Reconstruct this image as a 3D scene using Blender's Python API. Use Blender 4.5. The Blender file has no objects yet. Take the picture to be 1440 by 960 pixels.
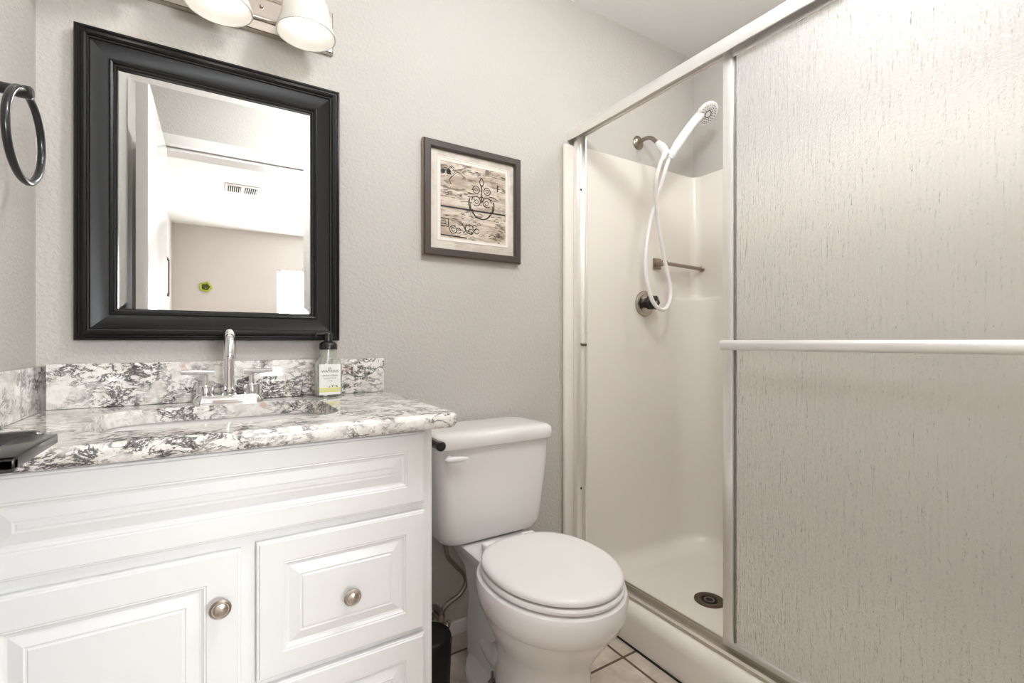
import bpy, bmesh, math, random
from mathutils import Vector, Matrix, Quaternion
PI = math.pi
random.seed(7)
S = bpy.context.scene
COL = S.collection

# ------------------------------------------------------------------ camera, world, lights, exposure
cam_d = bpy.data.cameras.new('camera'); cam = bpy.data.objects.new('camera', cam_d); COL.objects.link(cam)
cam_d.sensor_width = 36; cam_d.lens = 36*663/1440; cam_d.clip_start = 0.02
cam.location = (0.351, -1.49, 1.01)
cam.rotation_euler = (PI/2, 0, -math.radians(32.04))
S.camera = cam
S.view_settings.view_transform = 'Standard'; S.view_settings.look = 'None'
S.view_settings.exposure = 0.62; S.view_settings.gamma = 1; S.view_settings.use_curve_mapping = False
CEIL = 2.39
FILL_GLOBE, P_FILL_SHOWER, P_FILL_BED, P_WIN, BULB = 48, 2.6, 12, 62, 3.3  # the first three set added fill lamps
w = bpy.data.worlds.new('world'); S.world = w; w.use_nodes = True
w.node_tree.nodes['Background'].inputs[0].default_value = (0.93, 0.97, 1, 1)
w.node_tree.nodes['Background'].inputs[1].default_value = 6.0

def area_light(name, loc, rot, sx, sy, power, color=(1, 1, 1), shape='RECTANGLE'):
    d = bpy.data.lights.new(name, 'AREA'); d.shape = shape; d.size = sx
    if shape == 'RECTANGLE': d.size_y = sy
    d.energy = power; d.color = color
    o = bpy.data.objects.new(name, d); o.location = loc; o.rotation_euler = rot; COL.objects.link(o); return o
area_light('shower_fill_light', (1.95, -0.75, CEIL-0.012), (0, 0, 0), 0.28, 0, P_FILL_SHOWER, (1, 1, 1), 'DISK')  # added fill to brighten the shower, not a known fitting
area_light('bedroom_fill_light', (2.0, -3.4, CEIL-0.095), (0, 0, 0), 0.4, 0, P_FILL_BED, (.97, .985, 1), 'DISK')  # added fill for the bedroom, out of view
area_light('window_daylight', (1.6, -5.22, 1.42), (-PI/2, 0, PI), 1.1, 1.0, P_WIN, (.93, .97, 1))

# ------------------------------------------------------------------ materials
def mat(name, color, rough=0.5, metal=0.0, **kw):
    m = bpy.data.materials.new(name); m.use_nodes = True
    b = m.node_tree.nodes['Principled BSDF']
    b.inputs['Base Color'].default_value = (*color, 1)
    b.inputs['Roughness'].default_value = rough; b.inputs['Metallic'].default_value = metal
    for k, v in kw.items(): b.inputs[k.replace('_', ' ')].default_value = v
    return m
def srgb(r, g, b):
    f = lambda c: ((c/255+.055)/1.055)**2.4 if c > 10 else c/255/12.92
    return (f(r), f(g), f(b))
class N:
    def __init__(s, m): s.t = m.node_tree; s.n = s.t.nodes; s.l = s.t.links; s.b = s.n['Principled BSDF']
    def add(s, t, **kw):
        x = s.n.new(t)
        for k, v in kw.items(): setattr(x, k, v)
        return x
    def pos(s, scale=(1, 1, 1), rot=(0, 0, 0), loc=(0, 0, 0)):
        g = s.add('ShaderNodeNewGeometry'); mp = s.add('ShaderNodeMapping')
        mp.inputs['Scale'].default_value = scale; mp.inputs['Rotation'].default_value = rot; mp.inputs['Location'].default_value = loc
        s.l.new(g.outputs['Position'], mp.inputs['Vector']); return mp.outputs[0]
    def noise(s, vec, scale, detail=2, rough=.5, dist=0):
        x = s.add('ShaderNodeTexNoise'); x.inputs['Scale'].default_value = scale; x.inputs['Detail'].default_value = detail
        x.inputs['Roughness'].default_value = rough; x.inputs['Distortion'].default_value = dist
        s.l.new(vec, x.inputs['Vector']); return x.outputs['Fac']
    def ramp(s, fac, stops):
        x = s.add('ShaderNodeValToRGB'); e = x.color_ramp.elements
        while len(e) < len(stops): e.new(0.5)
        for i, (p, c) in enumerate(stops):
            e[i].position = p; e[i].color = (*c, 1) if isinstance(c, tuple) else (c, c, c, 1)
        s.l.new(fac, x.inputs[0]); return x.outputs[0]
    def math(s, op, a, b=0.0, c=None):
        x = s.add('ShaderNodeMath', operation=op)
        for i, v in enumerate((a, b, c)):
            if v is None: continue
            if isinstance(v, (int, float)): x.inputs[i].default_value = v
            else: s.l.new(v, x.inputs[i])
        return x.outputs[0]
    def mix(s, f, a, b):
        x = s.add('ShaderNodeMix', data_type='RGBA')
        for i, v in ((0, f), (6, a), (7, b)):
            if isinstance(v, (int, float)): x.inputs[i].default_value = v
            elif isinstance(v, tuple): x.inputs[i].default_value = (*v, 1)
            else: s.l.new(v, x.inputs[i])
        return x.outputs[2]
    def bump(s, h, strength, dist):
        x = s.add('ShaderNodeBump'); x.inputs['Strength'].default_value = strength; x.inputs['Distance'].default_value = dist
        s.l.new(h, x.inputs['Height']); s.l.new(x.outputs[0], s.b.inputs['Normal']); return x.outputs[0]
    def base(s, c): s.l.new(c, s.b.inputs['Base Color'])

def wall_mat(name, color, strength=.38, rough=.6):
    m = mat(name, color, rough); n = N(m); p = n.pos()
    a = n.noise(p, 95, 2, .5, .4); b = n.noise(p, 38, 2, .5, .3)
    h = n.math('ADD', n.ramp(a, [(.42, 0.0), (.62, 1.0)]), n.math('MULTIPLY', b, .8))
    n.bump(h, strength, .0022); return m
M = {}
M['wall'] = wall_mat('greige_textured_paint', srgb(196, 191, 184))
M['wall_bed'] = wall_mat('bedroom_greige_paint', srgb(200, 193, 188), .3)
M['ceiling'] = wall_mat('white_ceiling_paint', srgb(242, 240, 237), .25, .8)
M['trim'] = mat('white_trim_paint', srgb(238, 235, 232), .35)
M['door'] = mat('white_door_paint', srgb(238, 234, 232), .16)
M['cabinet'] = mat('white_cabinet_paint', srgb(243, 243, 243), .32)
M['porcelain'] = mat('white_porcelain', srgb(236, 232, 229), .10, Coat_Weight=.4)
M['seat'] = mat('white_toilet_seat_plastic', srgb(240, 236, 233), .22)
M['white_plastic'] = mat('white_plastic', srgb(238, 236, 233), .3)
M['surround'] = mat('bone_white_fibreglass', srgb(234, 227, 217), .26)
M['chrome'] = mat('polished_chrome', (.85, .85, .86), .06, 1)
M['nickel'] = mat('brushed_nickel', srgb(190, 180, 170), .26, 1)
M['knob'] = mat('antique_nickel', srgb(200, 192, 182), .25, 1)
M['bronze'] = mat('aged_nickel_dark', srgb(158, 146, 134), .3, 1)
M['drain'] = mat('dark_drain_metal', srgb(104, 90, 78), .35, 1)
M['steel'] = mat('braided_steel', srgb(150, 140, 130), .35, 1)
M['black_metal'] = mat('black_metal', (.012, .012, .013), .28, 0, Coat_Weight=.3)
M['black_plastic'] = mat('black_plastic', (.012, .011, .011), .22)
M['black_matte'] = mat('black_matte', (.006, .005, .005), .5, 0, Specular_IOR_Level=.25)
M['dark_hole'] = mat('dark_opening', (.008, .007, .006), .8)
M['mirror'] = mat('mirror_silver', (.93, .94, .935), .0, 1)
M['white_mark'] = mat('white_screw', (.7, .68, .66), .4, .5)
m = mat('satin_aluminium', srgb(246, 243, 240), .34, .75); n = N(m)
n.bump(n.noise(n.pos((60, 2, 2)), 12, 2), .06, .0005); M['alu'] = m
M['alu_dark'] = mat('aluminium_channel', srgb(205, 198, 188), .38, .9)
m = mat('black_painted_moulding', (.006, .0055, .0055), .33, 0, Specular_IOR_Level=.32); M['frame_black'] = m
# rain glass
m = mat('rain_textured_glass', (.97, .96, .94), .17, 0, Transmission_Weight=.80, IOR=1.45); n = N(m)
h1 = n.noise(n.pos((1, 170, 13)), 1, 3, .6, .6)
h2 = n.noise(n.pos((1, 120, 60)), 1, 2, .5, 1.2)
h3 = n.noise(n.pos(), 330, 1)
h = n.math('ADD', h1, n.math('ADD', n.math('MULTIPLY', h2, .8), n.math('MULTIPLY', h3, .5)))
n.bump(h, .86, .0024); M['rain'] = m
M['glass_edge'] = mat('green_glass_edge', srgb(118, 118, 108), .2)
# window pane: thin clear glass
m = bpy.data.materials.new('window_pane_glass'); m.use_nodes = True; t = m.node_tree
tr = t.nodes.new('ShaderNodeBsdfTransparent'); mx = t.nodes.new('ShaderNodeMixShader'); mx.inputs[0].default_value = .08
gl = t.nodes.new('ShaderNodeBsdfGlossy'); gl.inputs['Roughness'].default_value = .02
t.links.new(tr.outputs[0], mx.inputs[1]); t.links.new(gl.outputs[0], mx.inputs[2]); t.links.new(mx.outputs[0], t.nodes['Material Output'].inputs[0])
M['pane'] = m
# frosted lamp glass
m = bpy.data.materials.new('frosted_lamp_glass'); m.use_nodes = True; t = m.node_tree
tl = t.nodes.new('ShaderNodeBsdfTranslucent'); tl.inputs[0].default_value = (.9, .87, .82, 1)
df = t.nodes.new('ShaderNodeBsdfPrincipled'); df.inputs['Base Color'].default_value = (.86, .84, .80, 1); df.inputs['Roughness'].default_value = .2
mx = t.nodes.new('ShaderNodeMixShader'); mx.inputs[0].default_value = .72
t.links.new(tl.outputs[0], mx.inputs[1]); t.links.new(df.outputs[0], mx.inputs[2]); t.links.new(mx.outputs[0], t.nodes['Material Output'].inputs[0])
M['frost'] = m
def emit(name, c, s):
    m = bpy.data.materials.new(name); m.use_nodes = True; b = m.node_tree.nodes['Principled BSDF']
    b.inputs['Base Color'].default_value = (.9, .9, .9, 1)
    b.inputs['Emission Color'].default_value = (*c, 1); b.inputs['Emission Strength'].default_value = s; return m
M['bulb'] = emit('lit_bulb', (1, .95, .90), BULB)
M['globe'] = emit('fill_globe_glow', (.94, .975, 1), FILL_GLOBE)  # glow of the added bathroom globe
M['lens'] = emit('fill_lens_glow', (1, 1, 1), 1)  # glow of the added lamp over the shower
M['dome'] = emit('fill_dome_glow', (1, .98, .96), 4)  # glow of the added bedroom lamp
# granite
m = mat('white_black_granite', (.8, .78, .74), .07, 0, Coat_Weight=.3); n = N(m)
p = n.pos((1, 1, 1), (.3, .35, .55))
mask = n.ramp(n.noise(p, 11, 3, .6, .4), [(.40, 0.0), (.56, 1.0)])
ps = n.pos((1.0, 1.5, 1.9), (.5, .9, .6))
v1 = n.noise(ps, 20, 9, .70, .5)
vein = n.ramp(n.math('ABSOLUTE', n.math('SUBTRACT', v1, .5)), [(.0, 1.0), (.018, .95), (.045, 0.0)])
v2 = n.noise(n.pos((1.7, 1, 1), (.1, .7, .2)), 42, 8, .72, .3)
blot = n.ramp(v2, [(.55, 0.0), (.60, 1.0)])
grey = n.ramp(n.noise(p, 30, 5, .65, .4), [(.48, 0.0), (.60, 1.0)])
tan = n.ramp(n.noise(n.pos((1, 1, 1), (0, 0, 0), (3.1, 4.2, 1.7)), 17, 3, .5, .4), [(.66, 0.0), (.72, 1.0)])
c = n.mix(n.math('MULTIPLY', grey, .4), srgb(243, 239, 233), srgb(190, 182, 174))
c = n.mix(n.math('MULTIPLY', tan, .6), c, srgb(196, 150, 112))
c = n.mix(n.math('MULTIPLY', n.math('MULTIPLY', blot, mask), .85), c, srgb(96, 90, 88))
c = n.mix(n.math('MULTIPLY', n.math('MULTIPLY', vein, n.math('ADD', n.math('MULTIPLY', mask, .85), .10)), .95), c, srgb(50, 46, 48))
n.base(c); M['granite'] = m
# floor tile
m = mat('beige_floor_tile', (.4, .35, .3), .35); n = N(m)
br = n.add('ShaderNodeTexBrick'); br.offset = 0; br.squash = 1
mp = n.pos((1, 1, 1), (0, 0, 0), (-1.453+.305*8, .400+.305*8, 0)); n.l.new(mp, br.inputs['Vector'])
br.inputs['Scale'].default_value = 1; br.inputs['Brick Width'].default_value = .305; br.inputs['Row Height'].default_value = .305
br.inputs['Mortar Size'].default_value = .0045; br.inputs['Mortar Smooth'].default_value = .1
cl = n.ramp(n.noise(n.pos(), 9, 5, .62, .5), [(.35, srgb(180, 166, 150)), (.5, srgb(198, 184, 170)), (.66, srgb(216, 205, 192))])
n.base(n.mix(br.outputs['Fac'], cl, srgb(92, 70, 56)))
n.bump(n.math('SUBTRACT', 1.0, br.outputs['Fac']), .6, .002); M['tile'] = m
m = mat('bedroom_carpet', srgb(190, 180, 168), .95); M['carpet'] = m
# distressed wood print
m = mat('distressed_board_print', (.5, .45, .4), .45); n = N(m)
p = n.pos((5, 1, 26)); a = n.noise(p, 1.4, 6, .7, .5); b_ = n.noise(n.pos((1, 1, 2.6)), 22, 5, .7, .8)
c = n.mix(n.ramp(a, [(.42, 0.0), (.6, 1.0)]), srgb(216, 205, 190), srgb(170, 152, 134))
c = n.mix(n.ramp(b_, [(.53, 0.0), (.60, .85)]), c, srgb(104, 88, 76)); n.base(c); M['print'] = m
m = mat('weathered_cream_mat', (.7, .66, .6), .55); n = N(m)
n.base(n.mix(n.ramp(n.noise(n.pos(), 16, 4, .6), [(.45, 0.0), (.7, .8)]), srgb(216, 207, 196), srgb(184, 170, 154))); M['matboard'] = m
M['cream'] = mat('cream_mount_edge', srgb(228, 221, 212), .6)
M['brown_frame'] = mat('dark_taupe_frame', srgb(70, 61, 55), .42)
M['gold_side'] = mat('copper_side', srgb(150, 124, 100), .4)
M['ink'] = mat('dark_ink', srgb(44, 36, 33), .5)
M['ink_light'] = mat('pale_ink', srgb(196, 184, 168), .5)
# soap bottle
M['clear'] = mat('clear_bottle_plastic', (.93, .95, .88), .04, 0, Transmission_Weight=.85, IOR=1.4)
M['label'] = mat('label_white', srgb(240, 240, 234), .5)
M['label_yellow'] = mat('label_yellow', srgb(222, 218, 150), .5)
M['leaf'] = mat('label_leaf', srgb(96, 130, 40), .5)
M['text'] = mat('label_text', srgb(60, 60, 58), .5)
M['ornament'] = mat('ornament_green', srgb(170, 180, 50), .5)
M['ornament2'] = mat('ornament_dark', srgb(70, 80, 40), .5)

# ------------------------------------------------------------------ helpers
def org(o):
    v = Vector((0, 0, 0))
    while o is not None: v += o.location; o = o.parent
    return v
def obj(name, bm, m, parent=None, sharp=35, smooth=True):
    if not isinstance(m, (list, tuple)): m = [m]
    me = bpy.data.meshes.new(name)
    bmesh.ops.recalc_face_normals(bm, faces=bm.faces)
    off = org(parent) if parent else Vector((0, 0, 0))
    bm.transform(Matrix.Translation(-off)); bm.to_mesh(me); bm.free()
    for x in m: me.materials.append(x)
    if smooth:
        me.polygons.foreach_set('use_smooth', [True]*len(me.polygons)); me.set_sharp_from_angle(angle=math.radians(sharp))
    o = bpy.data.objects.new(name, me); COL.objects.link(o)
    if parent: o.parent = parent
    return o
def thing(name, label, cat, loc, group=None):
    o = bpy.data.objects.new(name, None); COL.objects.link(o); o.location = loc; o.empty_display_size = .05
    o['label'] = label; o['category'] = cat
    if group: o['group'] = group
    return o
def tag(o, label, cat, group=None):
    o['label'] = label; o['category'] = cat
    if group: o['group'] = group
    return o
def struct(o): o['kind'] = 'structure'; return o
def box(bm, x0, x1, y0, y1, z0, z1, bev=0, seg=2, mi=0):
    r = bmesh.ops.create_cube(bm, size=1)
    vs = r['verts']
    for v in vs: v.co = Vector(((x0+x1)/2+v.co.x*(x1-x0), (y0+y1)/2+v.co.y*(y1-y0), (z0+z1)/2+v.co.z*(z1-z0)))
    fs = {f for v in vs for f in v.link_faces}
    for f in fs: f.material_index = mi
    if bev:
        es = list({e for v in vs for e in v.link_edges})
        bmesh.ops.bevel(bm, geom=es, offset=bev, segments=seg, affect='EDGES', profile=.5)
    return bm
def B(*a, **k): return box(bmesh.new(), *a, **k)
def loft(bm, rings, closed=True, cap0=True, cap1=True, mi=0):
    vr = [[bm.verts.new(p) for p in r] for r in rings]
    n = len(rings[0])
    for a, b in zip(vr, vr[1:]):
        for i in range(n if closed else n-1):
            j = (i+1) % n
            try: bm.faces.new((a[i], a[j], b[j], b[i])).material_index = mi
            except ValueError: pass
    if closed and cap0: bm.faces.new(list(reversed(vr[0]))).material_index = mi
    if closed and cap1: bm.faces.new(vr[-1]).material_index = mi
    return bm
def basis(d):
    d = Vector(d).normalized(); up = Vector((0, 0, 1)) if abs(d.z) < .9 else Vector((0, 1, 0))
    u = d.cross(up).normalized(); return d, u, u.cross(d).normalized()
def lathe(bm, prof, base, axis=(0, 0, 1), n=32, mi=0, cap=True):
    """prof: (radius, height along the axis)"""
    d, u, v = basis(axis); b = Vector(base)
    rings = [[b+d*h+(u*math.cos(2*PI*i/n)+v*math.sin(2*PI*i/n))*max(r, 1e-5) for i in range(n)] for r, h in prof]
    return loft(bm, rings, cap0=cap, cap1=cap, mi=mi)
def tube(bm, pts, r, n=12, mi=0, closed=False, cap=True):
    pts = [Vector(p) for p in pts]; rs = r if isinstance(r, (list, tuple)) else [r]*len(pts)
    N_ = len(pts); tang = []
    for i in range(N_):
        a = pts[(i-1) % N_] if closed or i > 0 else pts[0]; b = pts[(i+1) % N_] if closed or i < N_-1 else pts[-1]
        tang.append((b-a).normalized())
    d, u, v = basis(tang[0]); rings = []
    for i in range(N_):
        if i: q = tang[i-1].rotation_difference(tang[i]); u = q @ u
        u = (u-tang[i]*u.dot(tang[i])).normalized(); v = tang[i].cross(u)
        rings.append([pts[i]+(u*math.cos(2*PI*k/n)+v*math.sin(2*PI*k/n))*rs[i] for k in range(n)])
    if closed: return loft(bm, rings+[rings[0]], cap0=False, cap1=False, mi=mi)
    return loft(bm, rings, cap0=cap, cap1=cap, mi=mi)
def spline(pts, k=8):
    pts = [Vector(p) for p in pts]; out = []
    for i in range(len(pts)-1):
        p0 = pts[max(i-1, 0)]; p1 = pts[i]; p2 = pts[i+1]; p3 = pts[min(i+2, len(pts)-1)]
        for j in range(k):
            t = j/k; out.append(.5*((2*p1)+(p2-p0)*t+(2*p0-5*p1+4*p2-p3)*t*t+(3*p1-p0-3*p2+p3)*t**3))
    return out+[pts[-1]]
def rect_sweep(bm, x0, x1, z0, z1, prof, back=True, front=True, mi=0):
    """nested rectangles facing -y; prof: (inset, y)"""
    rings = [[(x0+i, y, z0+i), (x1-i, y, z0+i), (x1-i, y, z1-i), (x0+i, y, z1-i)] for i, y in prof]
    return loft(bm, rings, cap0=back, cap1=front, mi=mi)
def rrect(x0, x1, y0, y1, r, z, k=6):
    out = []
    for cx, cy, a0 in ((x1-r, y1-r, 0), (x0+r, y1-r, PI/2), (x0+r, y0+r, PI), (x1-r, y0+r, 1.5*PI)):
        for i in range(k+1):
            a = a0+PI/2*i/k; out.append((cx+r*math.cos(a), cy+r*math.sin(a), z))
    return out
def prism(bm, poly, d, mi=0):
    """polygon points (3d) pushed along d"""
    d = Vector(d); return loft(bm, [[Vector(p) for p in poly], [Vector(p)+d for p in poly]], mi=mi)
def boolean(o, cutter_bm):
    c = obj('cutter', cutter_bm, M['trim']); md = o.modifiers.new('cut', 'BOOLEAN'); md.object = c; md.solver = 'EXACT'
    dg = bpy.context.evaluated_depsgraph_get(); me = bpy.data.meshes.new_from_object(o.evaluated_get(dg))
    o.modifiers.clear(); o.data = me; bpy.data.objects.remove(c)
    me.polygons.foreach_set('use_smooth', [True]*len(me.polygons)); me.set_sharp_from_angle(angle=math.radians(35))
def text(body, size, loc, m, parent, name='lettering', rot=(PI/2, 0, 0)):
    cu = bpy.data.curves.new(name, 'FONT'); cu.body = body; cu.size = size; cu.align_x = 'CENTER'; cu.align_y = 'CENTER'; cu.extrude = .0001
    t_ = bpy.data.objects.new(name, cu); COL.objects.link(t_)
    dg = bpy.context.evaluated_depsgraph_get(); me = bpy.data.meshes.new_from_object(t_.evaluated_get(dg)); bpy.data.objects.remove(t_)
    me.materials.clear(); me.materials.append(m)
    o = bpy.data.objects.new(name, me); COL.objects.link(o); o.parent = parent
    o.location = Vector(loc)-org(parent); o.rotation_euler = rot; return o

# ------------------------------------------------------------------ room shell
YF = -1.63          # bathroom side of the doorway wall
YB = -5.25          # far wall of the bedroom
struct(obj('wall_back', B(-.1, 2.44, 0, .1, -.05, CEIL+.05), M['wall'], smooth=False))
struct(obj('wall_left', B(-.1, 0, YF, 0, -.05, CEIL+.05), M['wall'], smooth=False))
struct(obj('wall_right', B(2.334, 2.44, -1.53, 0, -.05, CEIL+.05), M['wall'], smooth=False))
bm = bmesh.new()
box(bm, -.1, .085, YF-.12, YF, -.05, CEIL+.05); box(bm, .845, 1.52, YF-.12, YF, -.05, CEIL+.05)
box(bm, .085, .845, YF-.12, YF, 2.045, CEIL+.05); box(bm, 1.52, 2.44, YF-.12, -1.53, -.05, CEIL+.05)
struct(obj('wall_front', bm, M['wall'], smooth=False))
struct(obj('ceiling', B(-.3, 3.5, YB-.1, .1, CEIL, CEIL+.1), M['ceiling'], smooth=False))
struct(obj('floor', B(-.1, 2.44, YF-.06, .1, -.1, 0), M['tile'], smooth=False))
struct(obj('floor_bedroom', B(-.3, 3.5, YB-.1, YF-.06, -.1, 0), M['carpet'], smooth=False))
struct(obj('wall_bedroom_left', B(-.19, -.09, YB, YF-.12, -.05, CEIL+.05), M['wall_bed'], smooth=False))
struct(obj('wall_bedroom_right', B(3.3, 3.4, YB, YF-.12, -.05, CEIL+.05), M['wall_bed'], smooth=False))
bm = bmesh.new(); WX0, WX1, WZ0, WZ1 = 1.0, 2.2, .9, 1.93
box(bm, -.19, WX0, YB-.1, YB, -.05, CEIL+.05); box(bm, WX1, 3.4, YB-.1, YB, -.05, CEIL+.05)
box(bm, WX0, WX1, YB-.1, YB, -.05, WZ0); box(bm, WX0, WX1, YB-.1, YB, WZ1, CEIL+.05)
struct(obj('wall_bedroom_back', bm, M['wall_bed'], smooth=False))
struct(obj('wall_bedroom_front', B(2.44, 3.4, YF-.12, YF, -.05, CEIL+.05), M['wall_bed'], smooth=False))
wf = struct(obj('window_1', rect_sweep(bmesh.new(), WX0, WX1, WZ0, WZ1, [(0, YB-.08), (0, YB-.04), (.03, YB-.04), (.03, YB-.08)], False, False), M['trim']))
obj('pane', B(WX0+.03, WX1-.03, YB-.065, YB-.06, WZ0+.03, WZ1-.03), M['pane'], wf)
# doorway casing, jamb lining and the open door leaf
bm = bmesh.new()
def casing(bm, y0, s):
    for x0, x1, z0, z1 in ((.012, .08, 0, 2.118), (.85, .92, 0, 2.118), (.08, .85, 2.05, 2.118)):
        box(bm, x0, x1, min(y0, y0+s*.012), max(y0, y0+s*.012), z0, z1, .003)
    box(bm, .062, .08, min(y0, y0+s*.018), max(y0, y0+s*.018), 0, 2.05, .004); box(bm, .85, .866, min(y0, y0+s*.018), max(y0, y0+s*.018), 0, 2.05, .004)
    box(bm, .062, .866, min(y0, y0+s*.018), max(y0, y0+s*.018), 2.05, 2.066, .004)
casing(bm, YF, 1)
box(bm, .074, .0849, YF-.118, YF, 0, 2.05); box(bm, .8451, .856, YF-.118, YF, 0, 2.05); box(bm, .0849, .8451, YF-.118, YF, 2.034, 2.0449)
struct(obj('trim_1', bm, M['trim']))
dr = struct(obj('door_1', B(.089, .127, -1.605, -.80, .012, 2.025, .002), M['door']))
bm = bmesh.new(); lathe(bm, [(.031, 0), (.031, .005), (.027, .009), (.0, .009)], (.127, -.862, .903), (1, 0, 0), 28)
h_ = obj('handle_rose', bm, M['black_metal'], dr)
# black lever of the door, bent back towards the leaf
bm = bmesh.new()
LY0, LY1 = -.93, -.80
tube(bm, [(.128, -.862, .903), (.17, -.862, .903)], .012, 20)
bm2 = bm
box(bm, .128, .192, -.800, -.772, .890, .914, .010, 4)
box(bm, .176, .206, LY0, LY1, .901, .911, .0015)
box(bm, .128, .206, LY0, LY0+.010, .899, .911, .0015)
box(bm, .150, .178, -.874, -.850, .890, .905, .002)
obj('lever_handle', bm, M['black_metal'], dr)
struct(obj('baseboard_back', B(.7645, 1.513, -.013, 0, 0, .045, .003), M['trim']))

# ------------------------------------------------------------------ shower surround (one moulded unit)
SX0, SX1, SY0, SY1 = 1.60, 2.312, -1.508, -.022
def uplan(inset, rc, z, k=10):
    """open plan line: front edge by the back wall > back wall > side wall > end wall"""
    x1 = SX1-inset; y1 = SY1-inset; y0 = SY0+inset; out = [(SX0-.03, y1, z), (SX0+.1, y1, z), (SX0+.3, y1, z)]
    for i in range(k+1):
        a = PI/2-PI/2*i/k; out.append((x1-rc+rc*math.cos(a), y1-rc+rc*math.sin(a), z))
    for i in range(k+1):
        a = -PI/2*i/k; out.append((x1-rc+rc*math.cos(a), y0+rc+rc*math.sin(a), z))
    out += [(SX0+.1, y0, z), (SX0-.03, y0, z)]; return out
sr = thing('shower_surround', 'bone white one-piece moulded shower stall behind the sliding glass door', 'shower', (1.95, -.76, 0))
bm = bmesh.new()
rings = []
for i in range(9):
    a = PI/2*i/8; rings.append(uplan(.075*(1-math.sin(a)), .20-.05*math.sin(a), .045+.07*(1-math.cos(a))))
rings += [uplan(0, .15, .3), uplan(0, .155, 1.20), uplan(0, .152, 1.211), uplan(0, .140, 1.2165), uplan(0, .06, 1.219), uplan(0, .049, 1.226), uplan(0, .045, 1.24), uplan(0, .045, 1.79), uplan(-.004, .045, 1.80), uplan(-.018, .045, 1.803)]
loft(bm, rings, closed=False)
obj('wall_panel', bm, M['surround'], sr, 50)
bm = bmesh.new()   # pan floor, dished to the drain
DXc, DYc = 1.915, -.385
fl = [Vector(p) for p in rings[0]]+[Vector((SX0-.03, SY0+.075, .045))]
outer = [Vector((p.x, p.y, .045)) for p in fl]
cen = Vector((DXc, DYc, .040)); mid = [cen+(Vector((p.x, p.y, .040))-cen).normalized()*.051 for p in outer]
for q in mid: q.z = .040
loft(bm, [outer, mid], cap0=False, cap1=False)
obj('pan_floor', bm, M['surround'], sr, 60)
bm = bmesh.new()   # curb profile along y
cp = [(1.515, 0), (1.515, .085), (1.519, .103), (1.530, .120), (1.548, .129), (1.57, .131), (1.605, .131), (1.617, .125), (1.624, .10), (1.632, .07), (1.648, .053), (1.675, .045), (1.69, .043), (1.69, 0)]
prism(bm, [(x, -1.525, z) for x, z in cp], (0, 1.523, 0)); obj('curb', bm, M['surround'], sr, 50)
obj('floor_seam', B(1.509, 1.5145, -1.525, -.002, .0002, .004), M['dark_hole'], sr, smooth=False)
for y0, y1 in ((-.021, -.001), (-1.529, -1.509)):   # front flanges beside the jambs, rounded top
    obj('front_flange', B(1.516, 1.60, y0, y1, .09, 1.797, .009, 4), M['surround'], sr)
bm = bmesh.new(); lathe(bm, [(.054, 0), (.054, .004), (.050, .006), (.034, .0045), (.031, .003), (.030, -.012), (.0, -.012)], (DXc, DYc, .040), n=40)
dn = obj('drain', bm, M['drain'], sr)
bm = bmesh.new(); lathe(bm, [(.0285, .0), (.0285, .0015), (0, .0015)], (DXc, DYc, .0405), n=24); obj('drain_opening', bm, M['dark_hole'], dn)
bm = bmesh.new(); lathe(bm, [(.018, 0), (.018, .003), (.014, .003), (.014, 0)], (DXc, DYc, .042), n=24, cap=False); obj('drain_ring', bm, M['bronze'], dn)

# ------------------------------------------------------------------ sliding shower door
sd = thing('sliding_shower_door', 'silver framed sliding shower door with rain-textured obscure glass and a towel bar', 'shower door', (1.58, -.76, .131))
bm = bmesh.new()
hp = [(1.545, 1.815), (1.543, 1.832), (1.546, 1.850), (1.556, 1.860), (1.572, 1.863), (1.612, 1.863), (1.616, 1.86), (1.616, 1.838), (1.612, 1.838), (1.611, 1.846), (1.583, 1.846), (1.582, 1.825), (1.580, 1.825), (1.579, 1.846), (1.552, 1.846), (1.549, 1.815)]
prism(bm, [(x, -1.527, z) for x, z in hp], (0, 1.526, 0)); obj('header_rail', bm, M['alu'], sd, 40)
for y0, s in ((-.0215, -1), (-1.5085, 1)):
    bm = bmesh.new(); a = lambda d0, d1: (min(y0+s*d0, y0+s*d1), max(y0+s*d0, y0+s*d1))
    box(bm, 1.560, 1.578, *a(0, .022), .131, 1.84, .002); box(bm, 1.578, 1.608, *a(0, .008), .131, 1.836, .001)
    box(bm, 1.604, 1.613, *a(0, .022), .131, 1.836, .002)
    j = obj('wall_jamb', bm, M['alu'], sd)
    if s < 0:
        for z in (.42, 1.0, 1.62):
            bm = bmesh.new(); lathe(bm, [(.0045, 0), (.0045, .0015), (0, .0015)], (1.592, y0-.008, z), (0, -1, 0), 12)
            obj('screw', bm, M['dark_hole'] if z != 1.0 else M['steel'], j)
        bm = bmesh.new(); box(bm, 1.594, 1.608, y0-.026, y0-.008, .992, 1.002, .001); obj('bumper', bm, M['steel'], j)
bm = bmesh.new()
tp = [(1.548, .131), (1.548, .140), (1.556, .144), (1.560, .136), (1.583, .136), (1.584, .150), (1.587, .150), (1.588, .136), (1.606, .136), (1.608, .141), (1.613, .141), (1.613, .131)]
prism(bm, [(x, -1.507, z) for x, z in tp], (0, 1.484, 0)); obj('bottom_track', bm, M['alu_dark'], sd, 30)
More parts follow.
